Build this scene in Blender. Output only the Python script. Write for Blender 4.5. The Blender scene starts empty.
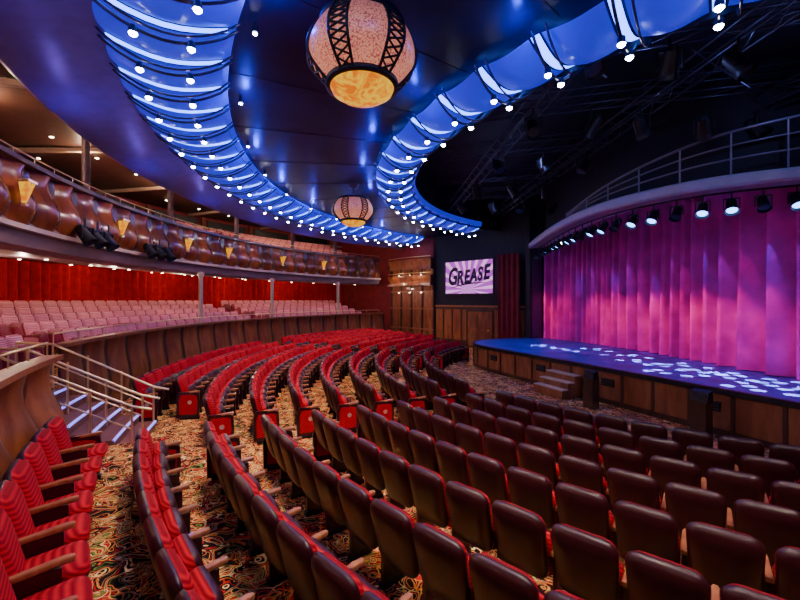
import bpy, math, random
from mathutils import Vector, Matrix
random.seed(4)
S=bpy.context.scene
COL=S.collection
CX,CY=11.0,14.0
CAMZ=2.9
rad=math.radians
def P(R,a,z=0.0):
    return (CX-R*math.cos(rad(a)), CY-R*math.sin(rad(a)), z)

# ------------------------------------------------------------ materials
def newmat(name):
    m=bpy.data.materials.new(name); m.use_nodes=True
    nt=m.node_tree; b=nt.nodes["Principled BSDF"]
    return m,nt,b
def mat(name,col,rough=0.5,metal=0.0,emit=None,es=0.0,var=0.0,vscale=4.0,sheen=0.0,coat=0.0,bump=0.0,bscale=40.0,spec=None):
    m,nt,b=newmat(name)
    b.inputs["Base Color"].default_value=(*col,1)
    b.inputs["Roughness"].default_value=rough
    b.inputs["Metallic"].default_value=metal
    if spec is not None: b.inputs["Specular IOR Level"].default_value=spec
    if sheen: b.inputs["Sheen Weight"].default_value=sheen
    if coat: b.inputs["Coat Weight"].default_value=coat
    if emit:
        b.inputs["Emission Color"].default_value=(*emit,1); b.inputs["Emission Strength"].default_value=es
    tc=nt.nodes.new("ShaderNodeTexCoord")
    n=nt.nodes.new("ShaderNodeTexNoise"); n.inputs["Scale"].default_value=vscale; n.inputs["Detail"].default_value=3
    nt.links.new(tc.outputs["Object"],n.inputs["Vector"])
    if var:
        r=nt.nodes.new("ShaderNodeValToRGB")
        r.color_ramp.elements[0].position=0.3; r.color_ramp.elements[1].position=0.7
        r.color_ramp.elements[0].color=(*[c*(1-var) for c in col],1)
        r.color_ramp.elements[1].color=(*[min(1,c*(1+var)) for c in col],1)
        nt.links.new(n.outputs["Fac"],r.inputs["Fac"]); nt.links.new(r.outputs["Color"],b.inputs["Base Color"])
    if bump:
        n2=nt.nodes.new("ShaderNodeTexNoise"); n2.inputs["Scale"].default_value=bscale
        nt.links.new(tc.outputs["Object"],n2.inputs["Vector"])
        bp=nt.nodes.new("ShaderNodeBump"); bp.inputs["Strength"].default_value=bump; bp.inputs["Distance"].default_value=0.02
        nt.links.new(n2.outputs["Fac"],bp.inputs["Height"]); nt.links.new(bp.outputs["Normal"],b.inputs["Normal"])
    return m
def woodmat(name,c1,c2,scale=3.0,rough=0.35,stretch=(1,1,8)):
    m,nt,b=newmat(name); b.inputs["Roughness"].default_value=rough; b.inputs["Coat Weight"].default_value=0.3
    tc=nt.nodes.new("ShaderNodeTexCoord"); mp=nt.nodes.new("ShaderNodeMapping")
    mp.inputs["Scale"].default_value=(stretch[0]*scale,stretch[1]*scale,scale/stretch[2]*2)
    n=nt.nodes.new("ShaderNodeTexNoise"); n.inputs["Scale"].default_value=2; n.inputs["Detail"].default_value=5; n.inputs["Distortion"].default_value=0.6
    r=nt.nodes.new("ShaderNodeValToRGB"); r.color_ramp.elements[0].position=0.3; r.color_ramp.elements[1].position=0.7
    r.color_ramp.elements[0].color=(*c1,1); r.color_ramp.elements[1].color=(*c2,1)
    nt.links.new(tc.outputs["Object"],mp.inputs["Vector"]); nt.links.new(mp.outputs["Vector"],n.inputs["Vector"])
    nt.links.new(n.outputs["Fac"],r.inputs["Fac"]); nt.links.new(r.outputs["Color"],b.inputs["Base Color"])
    return m
def fabric(name,c1,c2,scale=55):
    m,nt,b=newmat(name); b.inputs["Roughness"].default_value=0.85; b.inputs["Specular IOR Level"].default_value=0.2
    tc=nt.nodes.new("ShaderNodeTexCoord")
    w=nt.nodes.new("ShaderNodeTexWave"); w.wave_type='BANDS'; w.bands_direction='Z'
    w.inputs["Scale"].default_value=scale/6; w.inputs["Distortion"].default_value=0.0
    mp=nt.nodes.new("ShaderNodeMapping"); mp.inputs["Rotation"].default_value=(0.5,0,0)
    r=nt.nodes.new("ShaderNodeValToRGB")
    r.color_ramp.elements[0].color=(*c1,1); r.color_ramp.elements[1].color=(*c2,1)
    nt.links.new(tc.outputs["Object"],mp.inputs["Vector"]); nt.links.new(mp.outputs["Vector"],w.inputs["Vector"])
    nt.links.new(w.outputs["Fac"],r.inputs["Fac"]); nt.links.new(r.outputs["Color"],b.inputs["Base Color"])
    return m
def carpetmat():
    m,nt,b=newmat("paisley_carpet"); b.inputs["Roughness"].default_value=0.95; b.inputs["Specular IOR Level"].default_value=0.1
    N=nt.nodes.new; L=nt.links.new
    tc=N("ShaderNodeTexCoord")
    K=(0.020,0.010,0.009,1); G=(0.85,0.46,0.09,1); Rd=(0.60,0.014,0.014,1); O=(0.18,0.24,0.04,1); C=(0.95,0.66,0.28,1); OR=(0.80,0.20,0.03,1)
    def ramp(seq):
        r=N("ShaderNodeValToRGB"); cr=r.color_ramp; cr.interpolation='CONSTANT'
        cr.elements[0].position=0; cr.elements[0].color=seq[0][1]
        cr.elements[1].position=seq[1][0]; cr.elements[1].color=seq[1][1]
        for p,c in seq[2:]:
            e=cr.elements.new(p); e.color=c
        return r
    n0=N("ShaderNodeTexNoise"); n0.inputs["Scale"].default_value=3.2; n0.inputs["Detail"].default_value=0.5
    L(tc.outputs["Object"],n0.inputs["Vector"])
    sub=N("ShaderNodeVectorMath"); sub.operation='SUBTRACT'; sub.inputs[1].default_value=(.5,.5,.5); L(n0.outputs["Color"],sub.inputs[0])
    sc=N("ShaderNodeVectorMath"); sc.operation='SCALE'; sc.inputs["Scale"].default_value=0.75; L(sub.outputs[0],sc.inputs[0])
    ad=N("ShaderNodeVectorMath"); ad.operation='ADD'; L(tc.outputs["Object"],ad.inputs[0]); L(sc.outputs[0],ad.inputs[1])
    v=N("ShaderNodeTexVoronoi"); v.inputs["Scale"].default_value=2.7; L(ad.outputs[0],v.inputs["Vector"])
    r1=ramp([(0,C),(0.05,Rd),(0.12,K),(0.14,G),(0.18,O),(0.24,K),(0.265,C),(0.29,Rd),(0.345,G),(0.37,K),(0.46,OR),(0.50,K)])
    L(v.outputs["Distance"],r1.inputs["Fac"])
    n1=N("ShaderNodeTexNoise"); n1.inputs["Scale"].default_value=3.8; n1.inputs["Detail"].default_value=0.6; n1.inputs["Distortion"].default_value=1.6
    L(tc.outputs["Object"],n1.inputs["Vector"])
    r2=ramp([(0,K),(0.34,G),(0.365,K),(0.42,Rd),(0.45,K),(0.50,C),(0.525,K),(0.56,G),(0.585,Rd),(0.61,K),(0.67,O),(0.70,K)])
    L(n1.outputs["Fac"],r2.inputs["Fac"])
    mx=N("ShaderNodeMix"); mx.data_type='RGBA'; mx.blend_type='LIGHTEN'; mx.inputs[0].default_value=1.0
    L(r1.outputs["Color"],mx.inputs[6]); L(r2.outputs["Color"],mx.inputs[7])
    L(mx.outputs[2],b.inputs["Base Color"])
    return m
M={}
M['carpet']=carpetmat()
M['shell']=mat("maroon_vinyl",(0.032,0.0025,0.006),0.36,var=0.2,vscale=3)
M['red']=fabric("red_velvet",(0.24,0.0006,0.007),(0.60,0.0015,0.018))
M['pinkshell']=mat("rose_vinyl",(0.30,0.02,0.04),0.4,var=0.1)
M['pink']=fabric("rose_velvet",(0.60,0.13,0.16),(0.88,0.38,0.39))
M['armwood']=woodmat("arm_wood",(0.28,0.075,0.025),(0.45,0.17,0.06),6)
M['black']=mat("black_metal",(0.012,0.012,0.014),0.45,0.3)
M['steel']=mat("dark_steel",(0.08,0.08,0.11),0.3,0.8)
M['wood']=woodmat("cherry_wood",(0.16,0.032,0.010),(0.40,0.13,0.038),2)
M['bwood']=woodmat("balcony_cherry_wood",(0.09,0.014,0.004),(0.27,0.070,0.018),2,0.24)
M['stagewood']=woodmat("stage_front_wood",(0.16,0.042,0.014),(0.32,0.11,0.04),2)
M['darkwood']=woodmat("dark_wood",(0.035,0.012,0.007),(0.08,0.028,0.015),2)
M['gold']=mat("brass",(0.90,0.62,0.28),0.30,0.85)
M['cream']=mat("cream_trim",(0.50,0.36,0.26),0.45,var=0.08)
M['mauve']=mat("mauve_plaster",(0.18,0.10,0.12),0.4,var=0.1)
M['cove']=mat("violet_cove_plaster",(0.12,0.09,0.42),0.35,var=0.12,spec=0.3)
M['catwalk']=mat("catwalk_plaster",(0.42,0.40,0.45),0.4,var=0.08)
M['rail']=mat("grey_rail",(0.22,0.20,0.24),0.4,0.3)
M['redwall']=mat("red_wall",(0.24,0.010,0.012),0.7,var=0.25,vscale=2)
M['reddrape']=mat("red_drape",(0.50,0.0025,0.005),0.9,var=0.2,spec=0.1)
M['navyceil']=mat("navy_lacquer_ceiling",(0.0015,0.004,0.045),0.34,var=0.7,vscale=0.8,bump=0.5,bscale=1.6,spec=0.25)
M['browncel']=mat("brown_ceiling",(0.075,0.032,0.020),0.5,var=0.2)
M['blackceil']=mat("stage_black",(0.005,0.005,0.010),0.7,var=0.3)
M['panel']=mat("backlit_blue_panel",(0.045,0.075,0.60),0.35,emit=(0.008,0.03,1.0),es=0.5,var=0.1)
M['led']=mat("blue_led",(0.1,0.2,1),0.3,emit=(0.07,0.18,1.0),es=8)
M['lamp']=mat("white_lamp",(1,1,1),0.3,emit=(0.85,0.9,1.0),es=60)
M['wlamp']=mat("warm_lamp",(1,1,1),0.3,emit=(1.0,0.80,0.55),es=30)
M['stagelens']=mat("stage_lens",(0.3,0.4,1),0.2,emit=(0.12,0.35,1.0),es=9)
M['offlens']=mat("unlit_lens",(0.05,0.06,0.10),0.1)
M['curtain']=mat("magenta_house_curtain",(0.74,0.003,0.40),0.9,var=0.2,vscale=1.5,spec=0.05)
M['stepedge']=mat("lit_step_edge",(0.6,0.6,0.9),0.4,emit=(0.15,0.16,1.0),es=1.6)
M['stair']=mat("stair_tread",(0.20,0.06,0.04),0.5,var=0.2)
def stagefloormat():
    m,nt,b=newmat("blue_stage_floor"); b.inputs["Roughness"].default_value=0.42
    b.inputs["Specular IOR Level"].default_value=0.2
    tc=nt.nodes.new("ShaderNodeTexCoord"); n=nt.nodes.new("ShaderNodeTexNoise"); n.inputs["Scale"].default_value=1.5; n.inputs["Detail"].default_value=4
    r=nt.nodes.new("ShaderNodeValToRGB"); r.color_ramp.elements[0].position=.35; r.color_ramp.elements[1].position=.7
    r.color_ramp.elements[0].color=(0.03,0.045,0.22,1); r.color_ramp.elements[1].color=(0.07,0.09,0.42,1)
    nt.links.new(tc.outputs["Object"],n.inputs["Vector"]); nt.links.new(n.outputs["Fac"],r.inputs["Fac"]); nt.links.new(r.outputs["Color"],b.inputs["Base Color"])
    return m
M['stagefloor']=stagefloormat()
def beadmat():
    m,nt,b=newmat("crystal_bead_shade"); b.inputs["Roughness"].default_value=0.35
    tc=nt.nodes.new("ShaderNodeTexCoord"); v=nt.nodes.new("ShaderNodeTexVoronoi"); v.inputs["Scale"].default_value=48
    r=nt.nodes.new("ShaderNodeValToRGB"); r.color_ramp.elements[0].color=(1.0,0.40,0.22,1); r.color_ramp.elements[1].color=(0.32,0.06,0.05,1)
    r.color_ramp.elements[0].position=0.12; r.color_ramp.elements[1].position=0.8
    nt.links.new(tc.outputs["Object"],v.inputs["Vector"]); nt.links.new(v.outputs["Distance"],r.inputs["Fac"])
    nt.links.new(r.outputs["Color"],b.inputs["Base Color"]); nt.links.new(r.outputs["Color"],b.inputs["Emission Color"])
    sp=nt.nodes.new("ShaderNodeSeparateXYZ"); nt.links.new(tc.outputs["Object"],sp.inputs[0])
    mr=nt.nodes.new("ShaderNodeMapRange"); mr.inputs[1].default_value=-0.4; mr.inputs[2].default_value=0.4; mr.inputs[3].default_value=0.95; mr.inputs[4].default_value=0.3
    nt.links.new(sp.outputs["Z"],mr.inputs[0]); nt.links.new(mr.outputs[0],b.inputs["Emission Strength"])
    return m
M['bead']=beadmat()
def alabaster():
    m,nt,b=newmat("amber_alabaster")
    tc=nt.nodes.new("ShaderNodeTexCoord"); v=nt.nodes.new("ShaderNodeTexNoise"); v.inputs["Scale"].default_value=4.5; v.inputs["Distortion"].default_value=1.8;v.inputs["Detail"].default_value=4
    r=nt.nodes.new("ShaderNodeValToRGB"); r.color_ramp.elements[0].color=(0.80,0.16,0.0,1); r.color_ramp.elements[1].color=(1,0.50,0.01,1)
    r.color_ramp.elements[0].position=0.40; r.color_ramp.elements[1].position=0.55
    nt.links.new(tc.outputs["Object"],v.inputs["Vector"]); nt.links.new(v.outputs["Fac"],r.inputs["Fac"])
    b.inputs["Base Color"].default_value=(0.08,0.02,0.001,1); nt.links.new(r.outputs["Color"],b.inputs["Emission Color"])
    b.inputs["Emission Strength"].default_value=1.15; b.inputs["Specular IOR Level"].default_value=0.1
    return m
M['amber']=alabaster()

# ------------------------------------------------------------ mesh builder
class MB:
    def __init__(s): s.v=[];s.f=[];s.m=[];s.mats=[];s.sm=[]
    def mi(s,k):
        if k not in s.mats: s.mats.append(k)
        return s.mats.index(k)
    def add(s,vs,fs,k,smooth=False,T=None):
        o=len(s.v)
        if T is not None: vs=[tuple(T@Vector(v)) for v in vs]
        s.v+=[tuple(v) for v in vs]; i=s.mi(k)
        for f in fs: s.f.append([o+j for j in f]); s.m.append(i); s.sm.append(smooth)
    def box(s,c,d,k,rot=0,T=None):
        x,y,z=[q/2 for q in d]
        R=Matrix.Translation(c)@Matrix.Rotation(rot,4,'Z')
        if T is not None: R=T@R
        vs=[(-x,-y,-z),(x,-y,-z),(x,y,-z),(-x,y,-z),(-x,-y,z),(x,-y,z),(x,y,z),(-x,y,z)]
        s.add(vs,[(0,3,2,1),(4,5,6,7),(0,1,5,4),(1,2,6,5),(2,3,7,6),(3,0,4,7)],k,False,R)
    def cyl(s,p0,p1,r0,r1,k,n=10,caps=True,T=None):
        p0=Vector(p0);p1=Vector(p1);d=(p1-p0).normalized()
        u=d.orthogonal().normalized();w=d.cross(u)
        vs=[]
        for p,r in((p0,r0),(p1,r1)):
            for i in range(n):
                t=2*math.pi*i/n; vs.append(p+u*math.cos(t)*r+w*math.sin(t)*r)
        s.add(vs,[(i,(i+1)%n,n+(i+1)%n,n+i) for i in range(n)],k,True,T)
        if caps: s.add(vs,[tuple(range(n))[::-1],tuple(range(n,2*n))],k,False,T)
    def tube(s,pts,r,k,n=6):
        for a,b in zip(pts[:-1],pts[1:]): s.cyl(a,b,r,r,k,n,True)
    def grid(s,fn,nu,nv,k,smooth=True,T=None):
        vs=[fn(i/nu,j/nv) for i in range(nu+1) for j in range(nv+1)]
        fs=[(i*(nv+1)+j,(i+1)*(nv+1)+j,(i+1)*(nv+1)+j+1,i*(nv+1)+j+1) for i in range(nu) for j in range(nv)]
        s.add(vs,fs,k,smooth,T)
    def lathe(s,prof,c,k,n=32):
        def f(u,v):
            q=v*(len(prof)-1); j=min(int(round(q)),len(prof)-1)
            r,z=prof[j]; t=2*math.pi*u
            return (c[0]+r*math.cos(t),c[1]+r*math.sin(t),c[2]+z)
        s.grid(f,n,len(prof)-1,k)
    def sweep(s,path,prof,k,closed=True,smooth=False):
        n=len(path);m=len(prof);vs=[]
        for i in range(n):
            a=Vector(path[max(0,i-1)][:2]);b=Vector(path[min(n-1,i+1)][:2]);t=(b-a).normalized();nr=Vector((-t.y,t.x))
            for o,z in prof:
                vs.append((path[i][0]+nr.x*o,path[i][1]+nr.y*o,z))
        mm=m if closed else m-1
        fs=[(i*m+j,(i+1)*m+j,(i+1)*m+(j+1)%m,i*m+(j+1)%m) for i in range(n-1) for j in range(mm)]
        if closed: fs+= [tuple(range(m)),tuple(range((n-1)*m,n*m))[::-1]]
        s.add(vs,fs,k,smooth)
    def arc(s,prof,a0,a1,n,k,closed=True,smooth=False):
        m=len(prof);vs=[P(R,a0+(a1-a0)*i/n,z) for i in range(n+1) for R,z in prof]
        mm=m if closed else m-1
        fs=[(i*m+j,(i+1)*m+j,(i+1)*m+(j+1)%m,i*m+(j+1)%m) for i in range(n) for j in range(mm)]
        if closed: fs+=[tuple(range(m)),tuple(range(n*m,(n+1)*m))[::-1]]
        s.add(vs,fs,k,smooth)
    def mesh(s,name):
        me=bpy.data.meshes.new(name); me.from_pydata(s.v,[],s.f)
        for k in s.mats: me.materials.append(M[k])
        me.polygons.foreach_set("material_index",s.m); me.polygons.foreach_set("use_smooth",s.sm); me.update()
        return me
    def obj(s,name,parent=None,loc=None):
        o=bpy.data.objects.new(name,s.mesh(name)); COL.objects.link(o)
        if loc: o.location=loc
        if parent: o.parent=parent
        return o
def inst(name,me,loc,rotz=0,parent=None,rx=0,scale=1):
    o=bpy.data.objects.new(name,me); COL.objects.link(o); o.location=loc; o.rotation_euler=(rx,0,rotz)
    o.scale=(scale,)*3
    if parent: o.parent=parent
    return o
def empty(name):
    e=bpy.data.objects.new(name,None); COL.objects.link(e); e.empty_display_size=0.2; return e
def catmull(pts,n=8):
    out=[];P_=[pts[0]]+list(pts)+[pts[-1]]
    for i in range(1,len(P_)-2):
        p0,p1,p2,p3=[Vector(q) for q in P_[i-1:i+3]]
        for j in range(n):
            t=j/n
            out.append(tuple(0.5*((2*p1)+(p2-p0)*t+(2*p0-5*p1+4*p2-p3)*t*t+(3*p1-p0-3*p2+p3)*t**3)))
    out.append(tuple(pts[-1])); return out
def resample(path,step):
    out=[Vector(path[0])];acc=0
    for a,b in zip(path[:-1],path[1:]):
        a=Vector(a);b=Vector(b);L=(b-a).length
        if L==0: continue
        t=step-acc
        while t<=L:
            out.append(a+(b-a)*t/L); t+=step
        acc=L-(t-step)
    return [tuple(p) for p in out]

def floorz(R): return -0.1+0.03*(R-9.9)
# ------------------------------------------------------------ floor
b=MB()
n=120
rs=[0.5,6,9.9,12,14,16,16.95]
b.arc([(r,floorz(max(r,9.0))) for r in rs],-65,110,n,'carpet',closed=False)
b.arc([(16.95,floorz(16.95)),(19.3,floorz(17.6))],-65,23.5,60,'carpet',closed=False)
b.arc([(16.95,floorz(16.95)),(16.95,0.36),(19.3,0.36)],23.5,110,60,'carpet',closed=False)
b.obj("floor")
b=MB()
TZ=[1.1+0.2*i for i in range(6)]
prof=[(18.95,0.0),(18.95,1.1)]
for i in range(6):
    prof+=[(19.6+0.9*(i+1)-0.0,TZ[i])]
    if i<5: prof+=[(19.6+0.9*(i+1),TZ[i+1])]
prof[-1]=(26.4,TZ[5])
b.arc(prof,-50,75,90,'carpet',closed=False)
b.obj("floor_terrace")

# ------------------------------------------------------------ wood fronts
def wavy_front(b,R0,z0,z1,a0,a1,step,kp,amp=0.16):
    n=int(abs(a1-a0)/step); st=(a1-a0)/n
    for i in range(n):
        s0=a0+st*(i+0.06); s1=a0+st*(i+0.94)
        def f(u,v):
            a=s0+(s1-s0)*u; z=z0+(z1-z0)*v
            R=R0-amp*math.sin(v*2*math.pi-0.6)*0.5-amp*0.9*math.sin(math.pi*u)-0.03
            return P(R,a,z)
        b.grid(f,5,8,kp)
        aa=a0+st*i
        b.grid(lambda u,v: P(R0-amp*math.sin(v*2*math.pi-0.6)*0.5-0.04,aa+(u-0.5)*st*0.14,z0+(z1-z0)*v),1,8,'darkwood')
    b.arc([(R0+0.02,z0),(R0+0.02,z1)],a0,a1,n*2,'darkwood',closed=False)
for (a0,a1,R0,z0) in((24,75,18.3,0.36),(-50,17.5,18.95,0.05)):
    b=MB(); wavy_front(b,R0,z0,1.92,a0,a1,3.2,'wood',0.12 if a0<0 else 0.22)
    b.arc([(R0-0.16,1.92),(R0+0.1,1.92),(R0+0.1,2.0),(R0-0.16,2.0)],a0,a1,60,'armwood')
    b.arc([(R0-0.12,z0),(R0+0.1,z0),(R0+0.1,z0+0.12),(R0-0.12,z0+0.12)],a0,a1,60,'darkwood')
    b.obj("terrace_front_wall")
# balcony
A0,A1=-51,75
b=MB()
prof=[(19.85,4.45),(19.95,4.08),(20.3,4.0),(22,4.12),(26.3,4.55),(26.3,6.3)]
for i in range(5,-1,-1):
    prof+=[(20.9+0.85*i if i else 20.15,5.0+0.27*i)]
    if i: prof+=[(20.9+0.85*i,5.0+0.27*(i-1))]
b.arc(prof,A0,A1,100,'mauve')
b.obj("balcony_floor")
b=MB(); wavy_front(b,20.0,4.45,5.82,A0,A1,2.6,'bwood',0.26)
b.arc([(19.75,5.82),(20.12,5.82),(20.12,5.92),(19.75,5.92)],A0,A1,100,'darkwood')
b.arc([(19.72,4.40),(20.1,4.40),(20.1,4.5),(19.72,4.5)],A0,A1,100,'cream')
b.obj("balcony_front")
b=MB()
n=60
b.tube([P(19.95,A0+(A1-A0)*i/n,6.12) for i in range(n+1)],0.018,'gold',6)
for i in range(0,n+1): 
    p=P(19.95,A0+(A1-A0)*i/n,5.9); b.cyl(p,(p[0],p[1],6.12),0.012,0.012,'gold',5)
b.obj("balcony_handrail")
b=MB()
b.add([(-.16,0,.0),(.16,0,.0),(.05,0,-.45),(-.05,0,-.45),(-.13,-.16,.03),(.13,-.16,.03),(.03,-.05,-.42),(-.03,-.05,-.42)],[(4,5,6,7),(0,4,7,3),(1,2,6,5)],'amber')
b.box((0,-0.08,0.06),(0.34,0.2,0.05),'gold'); b.box((0,-.03,-0.46),(0.12,0.08,0.06),'gold')
sc=b.mesh("wall_sconce")
for a in (17,5,-6,-14,-26,-36):
    p=P(19.64,a,5.3); inst("wall_sconce",sc,p,rad(a-90)+math.pi,None,0,0.95)

# columns
b=MB()
b.cyl((0,0,0),(0,0,3.2),0.11,0.11,'mauve',16); b.lathe([(0.11,0),(0.17,0.02),(0.17,0.1),(0.11,0.14)],(0,0,0),'mauve',16); b.lathe([(0.11,3.0),(0.16,3.1),(0.16,3.2)],(0,0,0),'mauve',16)
cm=b.mesh("column")
for a in (26,16,4,-8,-20,-32,-42): inst("column",cm,P(20.9,a,5.0))
b=MB(); b.cyl((0,0,0),(0,0,3.0),0.085,0.085,'cream',16); b.lathe([(.085,0),(.14,.02),(.14,.12),(.09,.16)],(0,0,0),'cream',16); b.lathe([(.085,2.75),(.13,2.85),(.13,2.95)],(0,0,0),'cream',16); cm2=b.mesh("terrace_column")
for a in (-9,-24,-40): inst("terrace_column",cm2,P(19.75,a,1.1) ,0)

# outer wall & drapes
b=MB(); b.arc([(26.4,0),(26.6,0),(26.6,8.5),(26.4,8.5)],-60,80,60,'redwall'); b.obj("wall_rear")
b=MB()
nn=900
vs=[];
for i in range(nn+1):
    a=-52+127*i/nn; R=25.85+0.16*math.sin(i*0.9)+0.05*math.sin(i*0.37)
    vs+= [P(R,a,2.1),P(R,a,4.45)]
b.add(vs,[(2*i,2*i+2,2*i+3,2*i+1) for i in range(nn)],'reddrape',True)
b.obj("wall_drape")
b=MB()
for z in (6.9,7.45):
    b.arc([(26.1,z),(26.38,z),(26.38,z+0.09),(26.1,z+0.09)],-55,78,60,'cream')
b.obj("trim_1")
b=MB()
for a in range(-48,72,12):
    p=P(22.6,a,8.14); b.box(p,(7.4,0.14,0.14),'cream',rad(a))
b.obj("trim_2")
b=MB()
for a in range(-46,66,8):
    p=P(26.25,a,7.75); b.box(p,(0.1,2.9,0.55),'black',rad(a))
    for q in (-4,4):
        pp=P(26.2,a+q,7.5); b.box(pp,(0.16,0.22,1.3),'wood',rad(a+q))
b.obj("rear_wall_openings")

# far side wall with stage screen
W0=Vector((7.6,21.4)); W1=Vector((-9.5,39.5)); wd=(W1-W0).normalized(); wn=Vector((-wd.y,wd.x))
if wn.dot(Vector((0,0))-W0)<0: wn=-wn
ang=math.atan2(wd.y,wd.x)
def WP(s,z,off=0): q=W0+wd*s+wn*off; return (q.x,q.y,z)
L=(W1-W0).length
b=MB(); b.box(WP(L/2,4.25,-0.1),(L,0.2,8.5),'blackceil',ang); b.box(WP(15.5,4.25,0.03),(7.2,0.06,8.5),'redwall',ang); b.obj("wall_side")
b=MB()
s0,s1=7.63,11.83
b.box(WP((s0+s1)/2,2.2,0.06),(s1-s0,0.1,4.4),'wood',ang)
b.box(WP((s0+s1)/2,5.1,0.06),(s1-s0,0.1,1.1),'wood',ang)
b.box(WP((s0+s1)/2,6.6,0.06),(s1-s0,0.1,1.6),'redwall',ang)
for i in range(5):
    s=s0+(s1-s0)*i/4; b.box(WP(s,2.9,0.14),(0.12,0.1,5.6),'darkwood',ang)
for z in (0.9,2.3,3.5,4.5,5.65): b.box(WP((s0+s1)/2,z,0.16),(s1-s0+.1,0.14,0.09),'armwood',ang)
b.box(WP((s0+s1)/2,3.95,0.3),(s1-s0,0.5,0.12),'cream',ang)
b.obj("box_seat_wall_panels")
b=MB()
for zc in (3.9,5.0):
    b.grid(lambda u,v:(WP(s0+(s1-s0)*u,zc+0.7*v,0.45+0.25*math.sin(math.pi*u)-0.08*math.sin(v*5))),10,5,'wood')
    for u in (0,1): b.box(WP(s0+(s1-s0)*u,zc+0.35,0.25),(0.06,0.4,0.7),'darkwood',ang)
    b.tube([WP(s0+(s1-s0)*u/10,zc+0.86,0.45+0.25*math.sin(math.pi*u/10)) for u in range(11)],.025,'gold',6)
for s in (8.6,9.7,10.8): b.cyl(WP(s,4.64,.35),WP(s,4.66,.35),.035,.035,'wlamp',8); b.cyl(WP(s,3.4,.35),WP(s,3.43,.35),.035,.035,'wlamp',8)
b.obj("side_box_front")
b=MB()
t0,t1=0.94,7.45
b.box(WP((t0+t1)/2,1.25,0.06),(t1-t0,0.1,2.5),'darkwood',ang)
for i in range(9):
    s=t0+(t1-t0)*(i+.5)/9; b.box(WP(s,1.35,0.13),((t1-t0)/9-0.12,0.05,1.9),'wood',ang)
b.box(WP((t0+t1)/2,2.52,0.1),(t1-t0,0.16,0.1),'armwood',ang)
b.obj("wainscot_panels")
b=MB(); d0,d1=3.0,4.74
b.box(WP((d0+d1)/2,1.15,0.2),(d1-d0,0.06,2.1),'wood',ang)
for z,h in((0.65,.8),(1.6,.8)):
    for u in(.27,.73): b.box(WP(d0+(d1-d0)*u,z,0.24),((d1-d0)*.34,0.03,h),'stagewood',ang)
b.box(WP((d0+d1)/2,2.25,0.2),(d1-d0+.2,0.1,0.1),'darkwood',ang)
for s in(d0-.05,d1+.05): b.box(WP(s,1.15,0.2),(0.1,0.1,2.2),'darkwood',ang)
b.cyl(WP(d0+.2,1.1,.26),WP(d0+.2,1.1,.33),.04,.04,'gold')
b.obj("door_1")
def screenmat():
    m,nt,bs=newmat("projected_title_screen")
    tc=nt.nodes.new("ShaderNodeTexCoord"); sp=nt.nodes.new("ShaderNodeSeparateXYZ"); nt.links.new(tc.outputs["Object"],sp.inputs[0])
    add=nt.nodes.new("ShaderNodeMath"); add.operation='ADD'; add.inputs[1].default_value=0.75; nt.links.new(sp.outputs["Z"],add.inputs[0])
    at=nt.nodes.new("ShaderNodeMath"); at.operation='ARCTAN2'; nt.links.new(sp.outputs["X"],at.inputs[0]); nt.links.new(add.outputs[0],at.inputs[1])
    ml=nt.nodes.new("ShaderNodeMath"); ml.operation='MULTIPLY'; ml.inputs[1].default_value=22; nt.links.new(at.outputs[0],ml.inputs[0])
    sn=nt.nodes.new("ShaderNodeMath"); sn.operation='SINE'; nt.links.new(ml.outputs[0],sn.inputs[0])
    r=nt.nodes.new("ShaderNodeValToRGB"); r.color_ramp.elements[0].position=0.0; r.color_ramp.elements[1].position=0.6
    r.color_ramp.elements[0].color=(0.42,0.05,0.52,1); r.color_ramp.elements[1].color=(0.95,0.40,0.90,1)
    nt.links.new(sn.outputs[0],r.inputs["Fac"])
    nt.links.new(r.outputs["Color"],bs.inputs["Emission Color"]); bs.inputs["Emission Strength"].default_value=1.4; bs.inputs["Base Color"].default_value=(0,0,0,1)
    return m
M['screen']=screenmat()
q0,q1=2.86,6.42; qc=(q0+q1)/2; qw=q1-q0
scr=empty("projection_screen"); scr.location=WP(qc,4.3,0.3); scr.rotation_euler=(0,0,ang+math.pi)
b=MB(); b.box((0,0.0,0),(qw,0.04,2.0),'screen'); b.obj("screen_panel",scr)
b=MB()
for z in(-1.05,1.05): b.box((0,0,z),(qw+.2,0.1,0.1),'black')
for x in(-qw/2-.05,qw/2+.05): b.box((x,0,0),(.1,.1,2.1),'black')
b.obj("screen_frame",scr)
M['ink']=mat("title_ink",(0.01,0.0,0.02),0.6)
xs=[-1.26,-0.66,-0.14,0.36,0.84,1.30]; sz=[1.3,1.05,0.98,0.98,0.98,1.08]; dz=[0.0,-0.06,-0.02,0.05,0.12,0.2]
for c,x,s,z in zip("GREASE",xs,sz,dz):
    cu=bpy.data.curves.new("title_letter",'FONT'); cu.body=c; cu.size=s*0.85; cu.shear=0.35; cu.align_x='CENTER'; cu.align_y='CENTER'; cu.extrude=0.01; cu.offset=0.035
    cu.materials.append(M['ink'])
    to=bpy.data.objects.new("title_letter",cu); COL.objects.link(to); to.parent=scr; to.rotation_euler=(rad(90),rad(-8),0); to.location=(x,-0.05,z); to.scale=(0.92,1.3,1)
b=MB(); b.grid(lambda u,v:(-1.5+3.0*u,-0.055,-0.68+0.14*math.sin(u*3.0)+0.28*u+(v-.5)*0.09*math.sin(math.pi*u)),16,1,'ink'); b.obj("title_swash",scr)
b=MB()
e0,e1=1.12,2.46
def fd(u,v): return WP(e0+(e1-e0)*u,0.3+5.2*v,0.35+0.08*math.sin(u*26))
b.grid(fd,60,2,'redwall'); b.obj("side_drape")
b=MB(); b.box((7.15,21.2,4.2),(0.8,0.5,8.4),'blackceil',0.1)
b.box((7.15,20.92,4.2),(0.5,0.06,8.0),'steel',0.1); b.obj("proscenium_pier")

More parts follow.
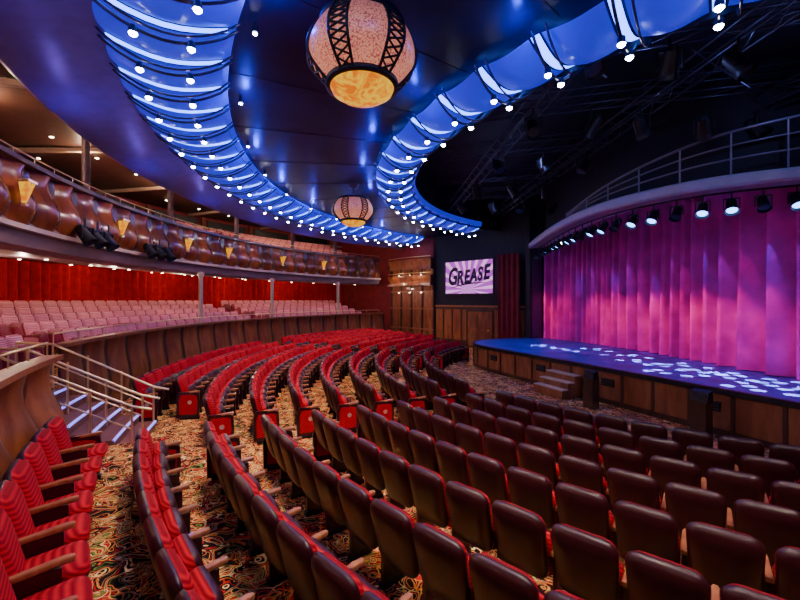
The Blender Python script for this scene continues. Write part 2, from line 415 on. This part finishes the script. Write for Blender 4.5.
# ------------------------------------------------------------ ceilings
b=MB()
b.arc([(11.7,7.12),(16.0,7.12)],-60,85,80,'navyceil',closed=False)
for a in range(-56,84,9):
    pa=P(11.8,a,7.115); pb=P(15.9,a,7.115); b.cyl(pa,pb,0.008,0.008,'black',4)
b.obj("ceiling")
b=MB()
b.arc([(17.4,6.98),(17.9,6.84),(18.4,6.70),(18.85,6.62),(18.95,6.66),(18.95,7.0),(18.95,8.3)],-58,85,90,'cove',closed=False,smooth=True)
b.obj("ceiling_cove")
b=MB(); b.arc([(18.7,8.25),(26.6,8.25)],-60,85,60,'browncel',closed=False); b.obj("ceiling_balcony")
b=MB(); b.arc([(0.05,8.7),(10.6,8.7),(10.6,6.9)],-180,180,90,'blackceil',closed=False); b.obj("ceiling_stage")
b=MB(); b.box((14.2,11,4.5),(0.2,34,9),'blackceil'); b.obj("wall_stage")

def ring(name,Rc,hw,z0,a0,a1,step,lampoff,every=1):
    n=int((a1-a0)/step); st=(a1-a0)/n
    e=empty(name)
    bp=MB(); bl=MB(); br=MB(); bb=MB()
    bp.arc([(Rc-hw-0.1,z0+0.3),(Rc-hw-0.1,z0+0.08),(Rc-hw,z0+0.04)],a0,a1,n*2,'panel',closed=False)
    bb.arc([(Rc-hw-0.05,z0+0.25),(Rc+hw+0.05,z0+0.25)],a0,a1,n*2,'navyceil',closed=False)
    for i in range(n):
        s0=a0+st*(i+0.10); s1=a0+st*(i+0.90)
        def f(u,v):
            w=math.sin(math.pi*v)
            return P(Rc-hw+2*hw*v,s0+(s1-s0)*u,z0+0.06-0.20*w-0.14*math.sin(math.pi*u)*(.4+.6*w))
        bp.grid(f,6,8,'panel')
        am=a0+st*i
        bl.grid(lambda u,v:P(Rc-hw*1.0+2*hw*v,am+(u-.5)*st*0.13,z0+0.06-0.20*math.sin(math.pi*v)),1,8,'led')
        def hp(t,da=0): 
            R=Rc-hw*1.15+2.3*hw*t
            return P(R,am+da+0.0,z0+0.10-0.46*math.sin(math.pi*t)**0.8)
        br.tube([hp(t/12) for t in range(13)],0.024,'steel',6)
        br.tube([hp(t/12,st*0.2) for t in range(13)],0.018,'steel',6)
        for t in lampoff:
            q=Vector(hp(t)); 
            br.cyl(q+Vector((0,0,0.02)),q+Vector((0,0,-0.08)),0.05,0.06,'steel',10)
            bl.lathe([(0.0,-0.125),(0.03,-0.12),(0.05,-0.10),(0.055,-0.08)],tuple(q),'lamp',10)
    bb.obj("backing",e); bp.obj("curved_panels",e); bl.obj("led_strips",e); br.obj("rib_hoops",e)
    return n,st
ring("ceiling_light_ring",16.6,0.86,6.95,-53,70,3.3,(0.32,0.68))
ring("ceiling_light_ring",11.2,0.62,6.95,-52,74,5.4,(0.35,0.65))

b=MB()
def dl(p,r=0.06): 
    b.cyl(p,(p[0],p[1],p[2]-0.03),r,r,'wlamp',8); b.cyl((p[0],p[1],p[2]+0.001),(p[0],p[1],p[2]-0.02),r*1.4,r*1.4,'steel',10)
for a in range(-48,60,5):
    for R in (20.2,22.4,24.6): dl(P(R,a+R%2,8.24),0.055)
    for R,z in ((21.0,4.04),(23.2,4.22)): dl(P(R,a+1,z),0.045)
b.obj("recessed_downlights")
b=MB()
for a in range(-50,70,9): 
    p=P(15.4,a,7.1); b.cyl(p,(p[0],p[1],6.95),0.03,0.05,'steel',8)
    p=(p[0],p[1],6.93); b.cyl(p,(p[0],p[1],6.94),0.035,0.035,'lamp',8)
b.obj("ceiling_pin_spots")

# ------------------------------------------------------------ stage
front=[(13,2.2),(10.5,3.6),(9.1,5.2),(8.1,6.9),(7.1,9.2),(6.0,11.8),(4.95,14.2),(3.75,17.0),(3.45,18.6),(4.1,20.0),(5.6,20.9),(7.4,21.3)]
fp=catmull(front,8)
b=MB()
vs=[(x,y,0.9) for x,y in fp]+[(14,21.3,0.9),(14,2.2,0.9)]
b.add(vs,[tuple(range(len(vs)))],'stagefloor')
b.sweep(fp,[(0.0,0.78),(0.06,0.80),(0.06,0.92),(-0.05,0.92)],'black')
b.sweep(fp,[(0,-0.15),(0,0.80)],'stagewood',closed=False)
b.sweep(fp,[(0.04,-0.15),(0.04,0.02)],'darkwood',closed=False)
for j,(p0,p1) in enumerate(zip(resample(fp,0.9)[:-1],resample(fp,0.9)[1:])):
    d=Vector(p1)-Vector(p0); nr=Vector((-d.y,d.x)).normalized(); an=math.atan2(d.y,d.x)
    b.box((p0[0]+nr.x*.01,p0[1]+nr.y*.01,0.35),(0.07,0.05,0.86),'darkwood',an)
    if j%3==1:
        mx_=(p0[0]+p1[0])/2+nr.x*.015; my_=(p0[1]+p1[1])/2+nr.y*.015
        b.box((mx_,my_,0.5),(0.42,0.04,0.22),'black',an)
        for q in(-.06,0,.06): b.box((mx_+nr.x*.02,my_+nr.y*.02,0.5+q),(0.38,0.02,0.015),'steel',an)
b.obj("stage_platform")
b=MB()
for i in range(3): b.box((5.25-0.26*i*0.92,12.9-0.26*i*0.39,(0.6-0.2*i)/2-0.08),(0.27,1.2,0.6-0.2*i+.04),'stagewood',rad(23)); b.box((5.25-0.26*i*0.92,12.9-0.26*i*0.39,(0.6-0.2*i)-0.05),(0.28,1.22,0.03),'cream',rad(23))
b.obj("stage_steps")
mo=MB(); mo.add([(-.3,-.2,0),(.3,-.2,0),(.3,.2,0),(-.3,.2,0),(-.3,-.12,.35),(.3,-.12,.35),(.3,.12,.42),(-.3,.12,.42)],[(0,1,2,3),(4,5,6,7),(0,1,5,4),(1,2,6,5),(2,3,7,6),(3,0,4,7)],'black'); mo.box((0,-.19,.16),(.5,.03,.24),'steel')
mm=mo.mesh("stage_monitor_speaker")
for (x,y,s) in ((6.75,8.8,.6),(5.55,11.3,.55)): inst("stage_monitor_speaker",mm,(x-0.2,y-0.1,0.70),rad(-66),None,0,s)
b=MB()
for (x,y) in ((6.75,8.8),(5.55,11.3)): b.box((x-.2,y-.1,0.30),(0.32,0.26,0.8),'darkwood',rad(-66))
b.obj("monitor_stands")

# curtain
cp=catmull([(12.5,2.6),(11.4,5.2),(10.4,8),(10.0,10),(9.8,13),(9.2,17),(8.1,20),(7.55,20.9)],10)
cp=resample(cp,0.045)
b=MB();vs=[];n=len(cp)
ph=0;folds=[]
for i in range(n):
    ph+=0.045*(2*math.pi/0.44)*(1+0.3*math.sin(i*0.021)+0.25*math.sin(i*0.057))
    folds.append(0.24*math.sin(ph)+0.05*math.sin(ph*2.1+1))
levels=8
for i in range(n):
    a=Vector(cp[max(0,i-1)]);c=Vector(cp[min(n-1,i+1)]);t=(c-a).normalized();nr=Vector((-t.y,t.x))
    for j in range(levels+1):
        v=j/levels; am=folds[i]*(1.15-0.4*v)+0.02*math.sin(i*.1+v*3)
        vs.append((cp[i][0]+nr.x*am,cp[i][1]+nr.y*am,0.92+5.6*v))
m_=levels+1
b.add(vs,[(i*m_+j,(i+1)*m_+j,(i+1)*m_+j+1,i*m_+j+1) for i in range(n-1) for j in range(levels)],'curtain',True)
b.obj("stage_curtain")

# catwalk lip above stage
lp=catmull([(12.5,8.0),(10.5,8.25),(8.8,8.8),(7.3,9.75),(6.3,11.4),(5.95,13.2),(6.0,15.5),(6.35,18.5),(6.7,20.6)],8)
b=MB()
b.sweep(lp,[(0.0,5.55),(0.07,5.6),(0.07,5.78),(0,5.84),(-0.9,5.84),(-0.9,5.6)],'catwalk')
b.sweep(lp,[(-0.75,5.84),(-0.75,8.65)],'blackceil',closed=False)
b.obj("catwalk_platform")
b=MB()
rp=[(x,y) for x,y in lp if y<14.5]
def railh(y):
    t=max(0,min(1,(14.2-y)/(14.2-8.8))); return 0.12+1.0*t**1.25
for f in (0.36,0.68,1.0): b.tube([(x,y,5.84+f*railh(y)) for x,y in rp],0.02 if f<1 else 0.032,'rail',6)
for x,y in resample(rp,1.0): b.cyl((x,y,5.8),(x,y,5.84+railh(y)),0.022,0.022,'rail',6)
b.obj("catwalk_railing")
def fixture(lens):
    b=MB()
    b.cyl((0,0,0.05),(0,0,-0.12),0.02,0.02,'black',6)
    b.box((0,0,-.13),(.30,.04,.03),'black'); b.box((-.15,0,-.25),(.02,.04,.26),'black'); b.box((.15,0,-.25),(.02,.04,.26),'black')
    T=Matrix.Translation((0,0,-.32))@Matrix.Rotation(rad(35),4,'X')
    b.cyl((0,0,.18),(0,0,-.10),.10,.12,'black',14,True,T); b.cyl((0,0,-.10),(0,0,-.17),.12,.14,'black',14,False,T)
    b.cyl((0,0,-.11),(0,0,-.12),.11,.11,lens,14,True,T)
    b.cyl((0,0,.18),(0,0,.24),.08,.05,'black',12,True,T)
    return b
fx=fixture('stagelens').mesh("stage_spotlight"); fo=fixture('offlens').mesh("stage_spotlight_unlit")
pts=resample(lp,0.62)
off=[]
for i,p in enumerate(pts):
    a=Vector(pts[max(0,i-1)]);c=Vector(pts[min(len(pts)-1,i+1)]);t=(c-a).normalized();nr=Vector((-t.y,t.x))
    off.append((p[0]-nr.x*.35,p[1]-nr.y*.35,nr))
b=MB(); b.tube([(o[0],o[1],5.5) for o in off],0.025,'black',6); b.obj("lighting_pipe")
def spot(name,loc,tgt,e,col,ang,blend=0.4,r=0.05):
    l=bpy.data.lights.new(name,'SPOT'); l.energy=e; l.color=col; l.spot_size=rad(ang); l.spot_blend=blend; l.shadow_soft_size=r
    o=bpy.data.objects.new(name,l); COL.objects.link(o); o.location=loc
    o.rotation_euler=(Vector(tgt)-Vector(loc)).to_track_quat('-Z','Y').to_euler(); return o
def point(name,loc,e,col,r=0.08):
    l=bpy.data.lights.new(name,'POINT'); l.energy=e; l.color=col; l.shadow_soft_size=r
    o=bpy.data.objects.new(name,l); COL.objects.link(o); o.location=loc; return o
MAG=(1.0,0.0,0.42); BLU=(0.03,0.06,1.0)
for i,o in enumerate(off):
    rz=math.atan2(-o[2].y,-o[2].x)-math.pi/2
    inst("stage_spotlight",fx if i%3!=1 else fo,(o[0],o[1],5.47),rz+math.pi)
cw=resample(cp,1.05)
for i,p in enumerate(cw):
    if p[1]<6.8: continue
    a=Vector(cw[max(0,i-1)]);c=Vector(cw[min(len(cw)-1,i+1)]);t=(c-a).normalized();nr=Vector((-t.y,t.x))
    k=2.0
    e=640 if p[1]>10.8 else (260 if p[1]>9.4 else 90)
    spot("curtain_wash_light",(p[0]+nr.x*k,p[1]+nr.y*k,5.25),(p[0]-.05,p[1],1.7),e*(0.85 if i%2 else 1.3),MAG,30,0.7)
ca=resample(cp,0.7)
for i,p in enumerate(ca):
    if p[1]<7.5: continue
    a=Vector(ca[max(0,i-1)]);c=Vector(ca[min(len(ca)-1,i+1)]);t=(c-a).normalized();nr=Vector((-t.y,t.x))
    k=0.85
    lx,ly=p[0]+nr.x*k,p[1]+nr.y*k
    g=1 if p[1]>10 else .6
    spot("curtain_accent_light",(lx,ly,5.95),(p[0]+nr.x*.25,p[1]+nr.y*.25,3.9),g*(420,120,300)[i%3],((0.12,0.14,1.0),(0.9,0.04,0.8),(0.35,0.12,1.0))[i%3],12,0.4,0.02)
for (x,y) in ((8.2,10.5),(7.2,14),(6.0,17.5),(9.2,7.8),(5.2,17.8)):
    spot("stage_blue_wash",(x-.3,y,5.3),(x-.3,y,0.9),280,(0.10,0.08,1.0),100,0.8)
for (x,y) in ((9.0,8.6),(8.65,9.4),(8.4,10.2),(8.3,11.1),(7.9,12.0),(7.7,13.0),(7.3,14.0),(7.1,15.1),(6.6,16.1),(6.2,17.3),(9.5,9.2),(9.0,10.6),(8.7,12.2),(7.3,11.0),(8.3,14.2),(7.9,16.0),(8.0,8.9)):
    lx,ly=x-0.9,y+0.4
    for dx,dy in ((0,0),(0.32,-0.42),(-0.32,0.36),(0.15,0.45)):
        spot("stage_pool_light",(lx,ly,5.3),(x+dx+random.uniform(-.08,.08),y+dy+random.uniform(-.1,.1),0.9),13000,(0.85,0.92,1.0),3.9,0.3,0.01)

# overhead rigging
b=MB()
def truss(p0,p1,w=0.35,k='steel'):
    p0=Vector(p0);p1=Vector(p1);d=(p1-p0);L=d.length;d.normalize();s=Vector((-d.y,d.x,0))*w/2;u=Vector((0,0,w))
    ch=[s,-s,s+u,-s+u]
    for c in ch: b.cyl(p0+c,p1+c,.02,.02,k,5)
    n=int(L/0.6)
    for i in range(n):
        a=p0+d*L*i/n; c=p0+d*L*(i+1)/n
        b.cyl(a+s,c-s,.011,.011,k,4); b.cyl(a+s,c+s+u,.011,.011,k,4); b.cyl(a-s,c-s+u,.011,.011,k,4)
for y in (4,7,10,13,16,19): truss((1.6 if 8<y<20 else 3.5,y+1.2,7.9),(11.5,y-1.4,7.9),0.4)
for x in (3.5,6.2,9.0): truss((x,5.5,7.45),(x-0.9,21.5,7.45),0.35)
for i in range(26):
    x=random.uniform(2.5,10); y=random.uniform(6,20); a=random.uniform(-.6,.6); l=random.uniform(1,3)
    b.cyl((x,y,7.3+random.random()*.9),(x+l*math.cos(a),y+l*math.sin(a),7.3+random.random()*.9),.018,.018,'steel',5)
b.obj("lighting_truss_grid")
for j,(x,y) in enumerate([(x,y) for x in (3.4,4.8,6.0,7.5,8.8) for y in (7,9.6,12.4,15.2,18)]):
    inst("stage_spotlight",fo,(x-(y-5.5)*.05,y,7.43),random.uniform(0,6.2),None,0,1.3)
for p in ((5.0,8.0),(4.0,12.0),(4.0,17),(7.5,12),(8,8)): point("rigging_added_fill",(p[0],p[1],7.2),30,(0.22,0.30,1.0),0.03)  # added bluish fill points that lift the trusses out of the dark

# ------------------------------------------------------------ chandeliers
def chandelier(loc,sc):
    e=empty("lantern_chandelier"); e.location=loc; e.scale=(sc,sc,sc)
    def prof(t):
        z=-0.42+0.78*t
        r=0.42+0.31*math.sin(math.pi*(t*0.72+0.13))-0.02
        if t<0.35: r-=0.20*(0.35-t)
        return r,z
    b=MB(); b.lathe([prof(i/16) for i in range(17)],(0,0,0),'bead',48); b.obj("bead_shade",e)
    b=MB()
    b.lathe([(0.0,-0.62),(0.15,-0.612),(0.30,-0.575),(0.40,-0.51),(0.435,-0.44),(0.44,-0.40)],(0,0,0),'amber',40)
    b.obj("alabaster_bowl",e)
    b=MB()
    rb,zb=prof(0); rt,zt=prof(1)
    for r,z in((rb,zb),(rt,zt)):
        b.lathe([(r-.03,z-.035),(r+.035,z-.035),(r+.035,z+.035),(r-.03,z+.035)],(0,0,0),'black',48)
    b.lathe([(rt,zt),(0.3,zt+.08),(0.12,zt+.16)],(0,0,0),'bead',32)
    for i in range(6):
        a=2*math.pi*i/6+0.2
        def sp(t,da):
            r,z=prof(t); return (( r+.02)*math.cos(a+da),(r+.02)*math.sin(a+da),z)
        for da in(-.17,.17): b.tube([sp(t/10,da) for t in range(11)],.020,'black',5)
        for j in range(9):
            b.cyl(sp(j/9,-.17),sp((j+1)/9,.17),.014,.014,'black',4); b.cyl(sp(j/9,.17),sp((j+1)/9,-.17),.014,.014,'black',4)
    b.cyl((0,0,zt),(0,0,0.95),.035,.035,'steel',10)
    b.lathe([(0.035,0.75),(0.16,0.80),(0.20,0.95)],(0,0,0),'steel',24)
    b.obj("frame",e)
    spot("chandelier_lamp",(loc[0],loc[1],loc[2]-0.66*sc),(loc[0],loc[1],0),200,(1,0.66,0.35),140,0.6,0.015)
chandelier((-0.51,5.4,6.21),1.0)
chandelier((-1.7,14.6,6.2),1.0)

# ------------------------------------------------------------ seats
def seatmesh(name,shell,red,fold):
    b=MB()
    def outline(w,h,r,topw=1.0,n=5):
        pts=[]
        for cx_,cy_,a0_ in((w/2-r,h/2-r,0),(-w/2+r,h/2-r,90),(-w/2+r,-h/2+r,180),(w/2-r,-h/2+r,270)):
            for i in range(n+1):
                t=rad(a0_+90*i/n); x=cx_+r*math.cos(t); y=cy_+r*math.sin(t)
                x*=(1-(0.5-y/h)*(1-topw))
                pts.append((x,y))
        return pts
    def pad(o,rings,T):
        n=len(o)
        vs=[]; 
        for s,y in [(q[0],q[1]) for q in rings]:
            for x,z in o: vs.append((x*s,y,z*s))
        for j in range(len(rings)-1):
            fs=[(j*n+i,j*n+(i+1)%n,(j+1)*n+(i+1)%n,(j+1)*n+i) for i in range(n)]
            b.add(vs,fs,rings[j+1][2],True,T)
        b.add(vs,[tuple(range(n))],rings[0][2],True,T); b.add(vs,[tuple(range((len(rings)-1)*n,len(rings)*n))[::-1]],rings[-1][2],True,T)
    Tb=Matrix.Translation((0,-0.24,0.66))@Matrix.Rotation(rad(14),4,'X')
    o=outline(0.535,0.66,0.11,0.90)
    pad(o,[(0.5,-.075,shell),(0.88,-.06,shell),(0.97,-.035,shell),(1.0,-.01,shell),(1.0,.012,shell),(0.975,.02,shell),(0.95,.022,red),(0.91,.06,red),(0.7,.085,red),(0.4,.09,red)],Tb)
    o=outline(0.50,0.46,0.10,0.96)
    if fold: Tc=Matrix.Translation((0,-0.03,0.52))@Matrix.Rotation(rad(14),4,'X')@Matrix.Rotation(math.pi,4,'Z')
    else: Tc=Matrix.Translation((0,0.05,0.43))@Matrix.Rotation(rad(96),4,'X')
    pad(o,[(0.6,-.07,shell),(0.93,-.05,shell),(1.0,-.01,shell),(1.0,0.0,red),(0.99,.05,red),(0.93,.075,red),(0.6,.09,red)],Tc)
    return b
def addarm(b,x,shell):
    b.box((x,-0.02,0.31),(0.045,0.26,0.58),shell); b.box((x,-0.02,0.03),(0.07,0.30,0.06),'black')
    vs=[]
    o=[(-.028,-.22),(.028,-.22),(.032,.08),(.030,.13),(.016,.155),(-.016,.155),(-.030,.13),(-.032,.08)]
    n=len(o)
    for s,z in((.8,.60),(1,.61),(1,.632),(.8,.642)):
        vs+=[(x+p[0]*s,p[1]*(1 if s==1 else .985)+.03,z+(.02 if p[1]>0 else -.01)) for p in o]
    for j in range(3): b.add(vs,[(j*n+i,j*n+(i+1)%n,(j+1)*n+(i+1)%n,(j+1)*n+i) for i in range(n)],'armwood',False)
    b.add(vs,[tuple(range(3*n,4*n)),tuple(range(n))[::-1]],'armwood',False)
def flip_fix(me):
    import bmesh
    bm=bmesh.new(); bm.from_mesh(me); bmesh.ops.remove_doubles(bm,verts=bm.verts,dist=0.0002); bmesh.ops.recalc_face_normals(bm,faces=bm.faces); bm.to_mesh(me); bm.free(); return me
PIT=0.56
def make(shell,red,fold):
    b=seatmesh("s",shell,red,fold); addarm(b,-PIT/2,shell); seat=flip_fix(b.mesh("seat_"+red))
    b=MB()
    pts=[(-.30,0.05),(.16,0.05),(.19,.35),(.17,.60),(.05,.64),(-.26,.64),(-.31,.5)]
    n=len(pts);vs=[(sx,p[0],p[1]) for sx in(-.03,.03) for p in pts]
    b.add(vs,[(i,(i+1)%n,n+(i+1)%n,n+i) for i in range(n)]+[tuple(range(n)),tuple(range(n,2*n))],shell)
    for sx in(-.036,.036):
        vs=[(sx,p[0]*.78-.01,.36+(p[1]-.36)*.78) for p in pts]; b.add(vs,[tuple(range(n))],red)
    b.box((0,-.03,.03),(.09,.42,.06),'black')
    b.cyl((-.042,-.03,.40),(.042,-.03,.40),.045,.045,'cream',14)
    addarm(b,0,shell)
    end=flip_fix(b.mesh("row_end_"+red)); return seat,end
SEAT,END=make('shell','red',True)
DSEAT,_=make('shell','red',False)
PSEAT,PEND=make('pinkshell','pink',True)
def row(R,z,a0,a1,seat,end,name="theater_seat_row",pit=PIT):
    dA=math.degrees(pit/R); n=int((a0-a1)/dA)
    if n<1: return
    e=empty(name)
    for i in range(n):
        a=a1+dA*(i+.5); inst("seat",seat,P(R,a,z),rad(a-90+random.uniform(-.8,.8)),e)
    inst("row_end",end,P(R,a1+dA*n+0.0,z),rad(a1+dA*n-90),e); inst("row_end",end,P(R,a1,z),rad(a1-90),e)
RR=[9.8+0.845*k for k in range(10)]
for k in range(9):
    R=RR[k]; z=floorz(R)
    amax={0:70,1:69,2:67,3:65,4:62,5:60,6:58,7:54,8:49}[k]
    row(R,z,amax,29,SEAT,END)
for k in range(10):
    R=RR[k]; z=floorz(R)
    row(R,z,24 if k<8 else 16.5,-13,SEAT,END); row(R,z,-16.5,-44+ (k<3)*6,SEAT,END)
row(17.55,0.36,43,28.5,DSEAT,END)
for i in range(5):
    R=20.35+0.9*i
    row(R,TZ[i],56,12,PSEAT,PEND); row(R,TZ[i],9.5,-22,PSEAT,PEND); row(R,TZ[i],-24.5,-48,PSEAT,PEND)
for i in range(5):
    R=21.25+0.85*i
    zz=5.0+0.27*(i+1)
    row(R,zz,40,10,PSEAT,PEND,"balcony_seat_row"); row(R,zz,7.5,-22,PSEAT,PEND,"balcony_seat_row"); row(R,zz,-24.5,-48,PSEAT,PEND,"balcony_seat_row")

# ------------------------------------------------------------ stairs up to terrace
b=MB()
zb=floorz(17)
ns=6
for i in range(ns):
    r0=17.15+0.32*i; z1=zb+(1.1-zb)*(i+1)/ns
    b.arc([(r0,zb-.1),(19.2,zb-.1),(19.2,z1),(r0,z1)],18,23.6,6,'stair')
    b.arc([(r0-.012,z1-.03),(r0+.022,z1-.03),(r0+.022,z1+.006),(r0-.012,z1+.006)],18,23.6,6,'stepedge')
b.obj("terrace_steps")
b=MB()
for a in(17.9,20.8,23.7):
    p=[P(16.9,a,zb+.82),P(17.2,a,zb+.9),P(19.0,a,2.0),P(19.6,a,2.05)]
    b.tube(p,.024,'gold',8)
    p2=[P(17.2,a,zb+.5),P(19.0,a,1.6),P(19.6,a,1.65)]
    b.tube(p2,.016,'gold',6)
    for R,zt in((17.2,zb+.9),(17.8,zb+1.27),(18.4,zb+1.63),(19.0,2.0),(19.6,2.05)):
        zf=max(zb,min(1.1,zb+(R-17.0)/1.92*(1.1-zb))); q=P(R,a,zf-.05); b.cyl(q,(q[0],q[1],zt),.02,.02,'gold',8)
b.obj("stair_handrail")
b=MB()
n=40
for a0_,a1_,R in((-49,17.5,19.05),(24,70,18.35)):
    b.tube([P(R,a0_+(a1_-a0_)*i/n,2.2) for i in range(n+1)],.018,'gold',6)
    for i in range(0,n+1,2):
        q=P(R,a0_+(a1_-a0_)*i/n,2.0); b.cyl(q,(q[0],q[1],2.2),.012,.012,'gold',5)
b.obj("terrace_handrail")
for a in (11,9.4,7.8,1.4,-0.2,-1.8):
    inst("stage_spotlight",fo,P(19.45,a,4.95),rad(a-90),None,0,1.25)

# ------------------------------------------------------------ lights
WARM=(1.0,0.77,0.55)
for a in (58,46,34,22,10,-2,-14,-26,-38):
    p=P(15.5,a,6.7); t=P(14.8,a-3,0); spot("house_downlight",p,t,800,WARM,90,0.9,0.10)
for a in (62,48,34,20,4,-14,-32):
    p=P(12.1,a,6.7); t=P(12.9,a,0); spot("house_downlight",p,t,360,WARM,72,0.9,0.10)
for a in (50,38,28,18,8,-2,-12,-22,-32,-42):
    point("terrace_downlight",P(21.6,a,3.85),64,(1,0.74,0.56),0.06)
    point("terrace_downlight",P(24.4,a+4,3.95),38,(1,0.66,0.46),0.06)
    point("balcony_downlight",P(22.0,a+2,7.95),125,(1,0.70,0.46),0.06)
for a in (56,44,32,20,8,-4,-16,-28,-40):
    point("cove_blue_light",P(15.3,a+2,6.86),44,(0.02,0.05,1.0),0.04)
    point("cove_blue_light",P(12.25,a-3,6.86),30,(0.02,0.05,1.0),0.04)
    point("cove_violet_light",P(18.3,a,6.0),18,(0.22,0.12,1.0),0.05)
for a in (50,44,38,32,26,20,14,8,2,-8,-18,-28,-38): spot("balcony_front_light",P(17.3,a,6.45),P(19.9,a,4.9),190,(1.0,0.66,0.38),70,0.7)
for s in (8.6,10.8):
    point("side_box_light",WP(s,4.4,1.2),30,(1,0.7,0.45),0.05)

w=bpy.data.worlds.new("world"); S.world=w; w.use_nodes=True
bg=w.node_tree.nodes["Background"]; bg.inputs[0].default_value=(0.50,0.35,0.42,1); bg.inputs[1].default_value=0.07

cam=bpy.data.cameras.new("camera"); co=bpy.data.objects.new("camera",cam); COL.objects.link(co)
co.location=(0,0,CAMZ); co.rotation_euler=(rad(90),0,0); cam.sensor_width=36; cam.lens=18; cam.clip_end=200
S.camera=co
